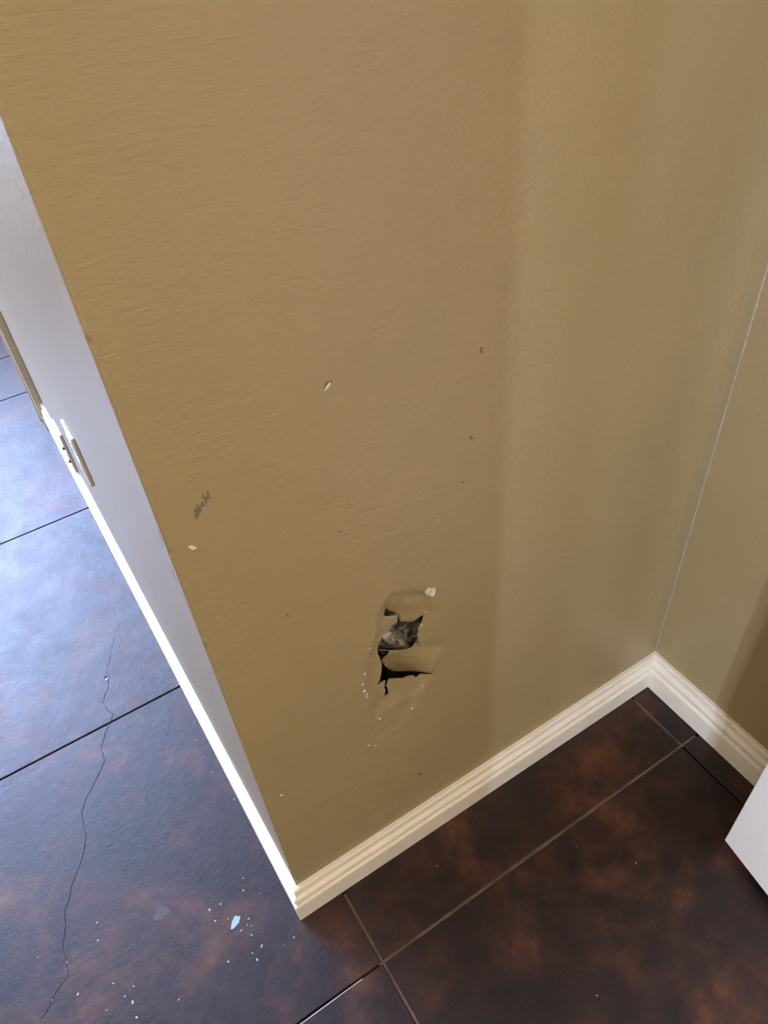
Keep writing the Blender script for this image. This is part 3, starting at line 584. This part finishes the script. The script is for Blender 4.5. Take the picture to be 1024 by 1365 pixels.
# unseen room beyond the doorway, its three slots added for the beam
PZ0, PZ1 = 0.5, 2.1
HX = -0.80
bxs = []; edge_y = -3.1
for y, _p in BEAM_SLOTS:
    bxs.append(((HX - 0.02, edge_y, 0), (HX, y - 0.03, CEIL)))
    bxs.append(((HX - 0.02, y - 0.03, 0), (HX, y + 0.055, PZ0))); bxs.append(((HX - 0.02, y - 0.03, PZ1), (HX, y + 0.055, CEIL)))
    edge_y = y + 0.055
bxs.append(((HX - 0.02, edge_y, 0), (HX, BACK - 0.1, CEIL)))
wall_boxes('wall_hall_west', bxs, 'cream', 'tan wall of the hall behind the doorway with three slots added for the light beam')
wall_boxes('wall_hall_back', [((-0.9, -3.2, 0), (1.7, -3.1, CEIL)), ((1.6, -3.1, 0), (1.7, BACK - 0.1, CEIL)), ((L + 0.1, BACK - 0.1, 0), (1.7, BACK, CEIL))], 'cream', 'tan walls of the hall behind the camera')
ceil = structure(box_obj('ceiling', (-2.95, -3.2, CEIL), (1.75, 3.6, CEIL + 0.1), 'ceiling'), 'white ceiling above the whole place, out of view', 'ceiling')

# windows
win = empty('window_1', ((WX0 + WX1) / 2, 3.45, WZ0)); structure(win, 'tall window at the far end of the bright room', 'window')
def wpart(name, lo, hi, mat, par):
    o = box_obj(name, lo, hi, mat)
    o.parent = par; o.matrix_parent_inverse = Matrix.Translation(-Vector(par.location))
    return o
wpart('window_frame', (WX0, 3.42, WZ0), (WX0 + 0.05, 3.48, WZ1), 'sill', win)
wpart('window_frame', (WX1 - 0.05, 3.42, WZ0), (WX1, 3.48, WZ1), 'sill', win)
wpart('window_frame', (WX0 + 0.05, 3.42, WZ0), (WX1 - 0.05, 3.48, WZ0 + 0.05), 'sill', win)
wpart('window_frame', (WX0 + 0.05, 3.42, WZ1 - 0.05), (WX1 - 0.05, 3.48, WZ1), 'sill', win)
xm = (WX0 + WX1) / 2
wpart('mullion', (xm - 0.02, 3.43, WZ0 + 0.05), (xm + 0.02, 3.47, WZ1 - 0.05), 'sill', win)
wpart('pane', (WX0 + 0.05, 3.448, WZ0 + 0.05), (xm - 0.02, 3.452, WZ1 - 0.05), 'glass', win)
wpart('pane', (xm + 0.02, 3.448, WZ0 + 0.05), (WX1 - 0.05, 3.452, WZ1 - 0.05), 'glass', win)

# ------------------------------------------------------------------ baseboards: moulded profile with mitred corners
PROF = [(0.0, 0.0), (0.0150, 0.0), (0.0162, 0.0015), (0.0162, 0.050), (0.0150, 0.0525), (0.0128, 0.0535), (0.0116, 0.0560),
        (0.0118, 0.0600), (0.0136, 0.0640), (0.0146, 0.0680), (0.0140, 0.0720), (0.0118, 0.0745), (0.0090, 0.0760), (0.0078, 0.0790),
        (0.0082, 0.0830), (0.0090, 0.0880), (0.0084, 0.0925), (0.0060, 0.0955), (0.0, 0.0962)]
def board(name, fa, fb, label, mat='trim', cat='baseboard'):
    n_ = len(PROF); vs = []; steps = 24
    for s in range(steps + 1):
        t = s / steps
        for d, h in PROF:
            a, b_ = Vector(fa(d)), Vector(fb(d)); q = a.lerp(b_, t)
            wv_ = 0.0003 * noise.noise(Vector((q.x * 8, q.y * 8, h * 10)))
            vs.append((q.x, q.y, h + (wv_ if h > 0.001 else 0)))
    fs = []
    for s in range(steps):
        for k in range(n_ - 1):
            fs.append((s * n_ + k, s * n_ + k + 1, (s + 1) * n_ + k + 1, (s + 1) * n_ + k))
    fs += [tuple(range(n_)), tuple(range(steps * n_, steps * n_ + n_))]
    o = obj(name, vs, fs, mat)
    bm = bmesh.new(); bm.from_mesh(o.data); bmesh.ops.recalc_face_normals(bm, faces=bm.faces[:]); bm.to_mesh(o.data); bm.free()
    return structure(o, label, cat)
G = 0.0004
board('baseboard_front', lambda d: (-d + G, -d), lambda d: (L - d, -d), 'cream moulded baseboard under the broken wall')
board('baseboard_left', lambda d: (-d, -d + G), lambda d: (-d, 1.72), 'bright white baseboard along the side wall, lit by the window')
board('baseboard_right', lambda d: (L - d, -d), lambda d: (L - d, BACK), 'cream moulded baseboard running right from the inside corner')
# door casing on the side wall: the white baseboard butts against its near edge
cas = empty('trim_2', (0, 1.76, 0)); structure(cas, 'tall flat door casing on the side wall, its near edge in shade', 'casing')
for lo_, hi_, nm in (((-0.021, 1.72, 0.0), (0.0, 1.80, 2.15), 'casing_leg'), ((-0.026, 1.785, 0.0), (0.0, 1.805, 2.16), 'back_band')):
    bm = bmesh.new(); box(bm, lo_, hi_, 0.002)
    o = bm_obj(nm, bm, 'trim_shade'); o.parent = cas; o.matrix_parent_inverse = Matrix.Translation(-Vector(cas.location))
# painted-over caulk line in the inside corner
bm = bmesh.new(); prev = None
for k in range(160):
    z = 0.0965 + (CEIL - 0.0965) * k / 159
    r = 0.0018 + 0.0011 * noise.noise(Vector((z * 25, 0, 0)))
    ring = [bm.verts.new(q) for q in ((L - r, 0.0003, z), (L - r * 0.45, -r * 0.45, z), (L - 0.0003, -r, z))]
    if prev:
        for q in range(2): bm.faces.new((prev[q], prev[q + 1], ring[q + 1], ring[q]))
    prev = ring
structure(bm_obj('trim_1', bm, 'caulk', None, True), 'pale caulk line up the inside corner of the tan walls', 'caulk line')

# knocks on the side wall near the outer corner
for (y, z, ln) in ((0.012, 0.905, 0.010), (0.016, 0.89, 0.008), (0.022, 0.842, 0.010), (0.024, 0.83, 0.008)):
    obj('nick', [(-0.0004, y, z), (-0.0004, y + 0.003, z + 0.002), (-0.0004, y + 0.004, z + ln), (-0.0004, y + 0.001, z + ln)], [(0, 1, 2, 3)], 'screw', wl)

# ------------------------------------------------------------------ cover plates low on the side wall
def plate(y0, z0, h, w, th, label, screws):
    r = empty('wall_plate', (0, y0 + w / 2, z0))
    r['label'] = label; r['category'] = 'wall plate'; r['group'] = 'wall plates on the side wall'
    inv = Matrix.Translation(-Vector(r.location))
    def part(nm, bm, mt_):
        o = bm_obj(nm, bm, mt_); o.parent = r; o.matrix_parent_inverse = inv
    bm = bmesh.new(); box(bm, (-th, y0, z0), (-0.0002, y0 + w, z0 + h), 0.0018); part('plate', bm, 'plate')
    for zc in (0.30, 0.70):
        bm = bmesh.new(); box(bm, (-th - 0.0012, y0 + w * 0.28, z0 + h * (zc - 0.14)), (-th + 0.0005, y0 + w * 0.72, z0 + h * (zc + 0.14)), 0.0006); part('socket', bm, 'ivory')
    for dy, zz, ln in screws:
        bm = bmesh.new(); bmesh.ops.create_cone(bm, cap_ends=True, segments=10, radius1=0.005, radius2=0.004, depth=ln,
                                                 matrix=Matrix.Translation((-th - ln / 2, y0 + dy, z0 + zz)) @ Matrix.Rotation(math.pi / 2, 4, 'Y'))
        part('screw', bm, 'screw')
plate(0.77, 0.43, 0.12, 0.08, 0.0075, 'wall plate at knee height on the pale side wall, the nearer of two', [(0.04, 0.06, 0.001)])
plate(1.30, 0.10, 0.13, 0.09, 0.0075, 'wall plate resting on the white baseboard of the side wall, the farther of two', [(0.006, 0.085, 0.006), (0.006, 0.04, 0.005)])

# ------------------------------------------------------------------ white door standing open at the right
door = empty('door_1', (0.5575, -1.073, 0.0)); structure(door, 'white door leaf standing open near the right wall, lower corner in view', 'door')
ex = Vector((0.672 - 0.5575, -0.321 + 1.073, 0)); wdt = ex.length
door.rotation_euler = (0, 0, math.atan2(ex.y, ex.x))
bm = bmesh.new(); box(bm, (0, -0.040, 0.02), (wdt, 0.0, 2.04), 0.0015)
bm_obj('door_leaf', bm, 'door', door)
for z0, z1 in ((0.28, 0.95), (1.1, 1.88)):
    for y0, y1 in ((0.0, 0.004), (-0.044, -0.040)):
        for x0, x1 in ((0.12, wdt / 2 - 0.05), (wdt / 2 + 0.05, wdt - 0.12)):
            box_obj('raised_panel', (x0, y0, z0), (x1, y1, z1), 'door', door, 0.0015)
box_obj('latch_plate', (wdt - 0.0004, -0.033, 0.98), (wdt + 0.0008, -0.007, 1.04), 'metal', door)
for z in (0.25, 1.05, 1.82):
    bm = bmesh.new(); bmesh.ops.create_cone(bm, cap_ends=True, segments=12, radius1=0.007, radius2=0.007, depth=0.09, matrix=Matrix.Translation((-0.006, -0.045, z)))
    bm_obj('hinge', bm, 'metal', door)

# ------------------------------------------------------------------ two unseen ceiling lamps, added to fill the wall and door with warm light
def added_ceiling_lamp(x, y, power, label):
    lamp = empty('added_ceiling_lamp', (x, y, CEIL)); lamp['label'] = label; lamp['category'] = 'ceiling lamp'
    bm = bmesh.new(); bmesh.ops.create_cone(bm, cap_ends=True, segments=32, radius1=0.17, radius2=0.17, depth=0.03, matrix=Matrix.Translation((0, 0, -0.015)))
    bm_obj('added_lamp_base', bm, 'metal', lamp)
    bm = bmesh.new(); bmesh.ops.create_uvsphere(bm, u_segments=32, v_segments=16, radius=0.155)
    for v_ in bm.verts: v_.co.z = -0.03 + min(0, v_.co.z) * 0.45
    bm_obj('added_lamp_shade', bm, 'diffuser', lamp, True)
    ld = bpy.data.lights.new('added_lamp_light', 'POINT'); ld.shadow_soft_size = 0.12; ld.energy = power; ld.color = (1.0, 0.72, 0.38)
    lo = bpy.data.objects.new('added_lamp_light', ld); COL.objects.link(lo); lo.location = (x, y, CEIL - 0.25)
added_ceiling_lamp(-1.0, -0.85, FILL_A, 'added ceiling lamp before the broken wall, unseen warm fill')
added_ceiling_lamp(0.0, -2.2, FILL_B, 'added ceiling lamp in the hall behind the doorway, unseen warm fill')
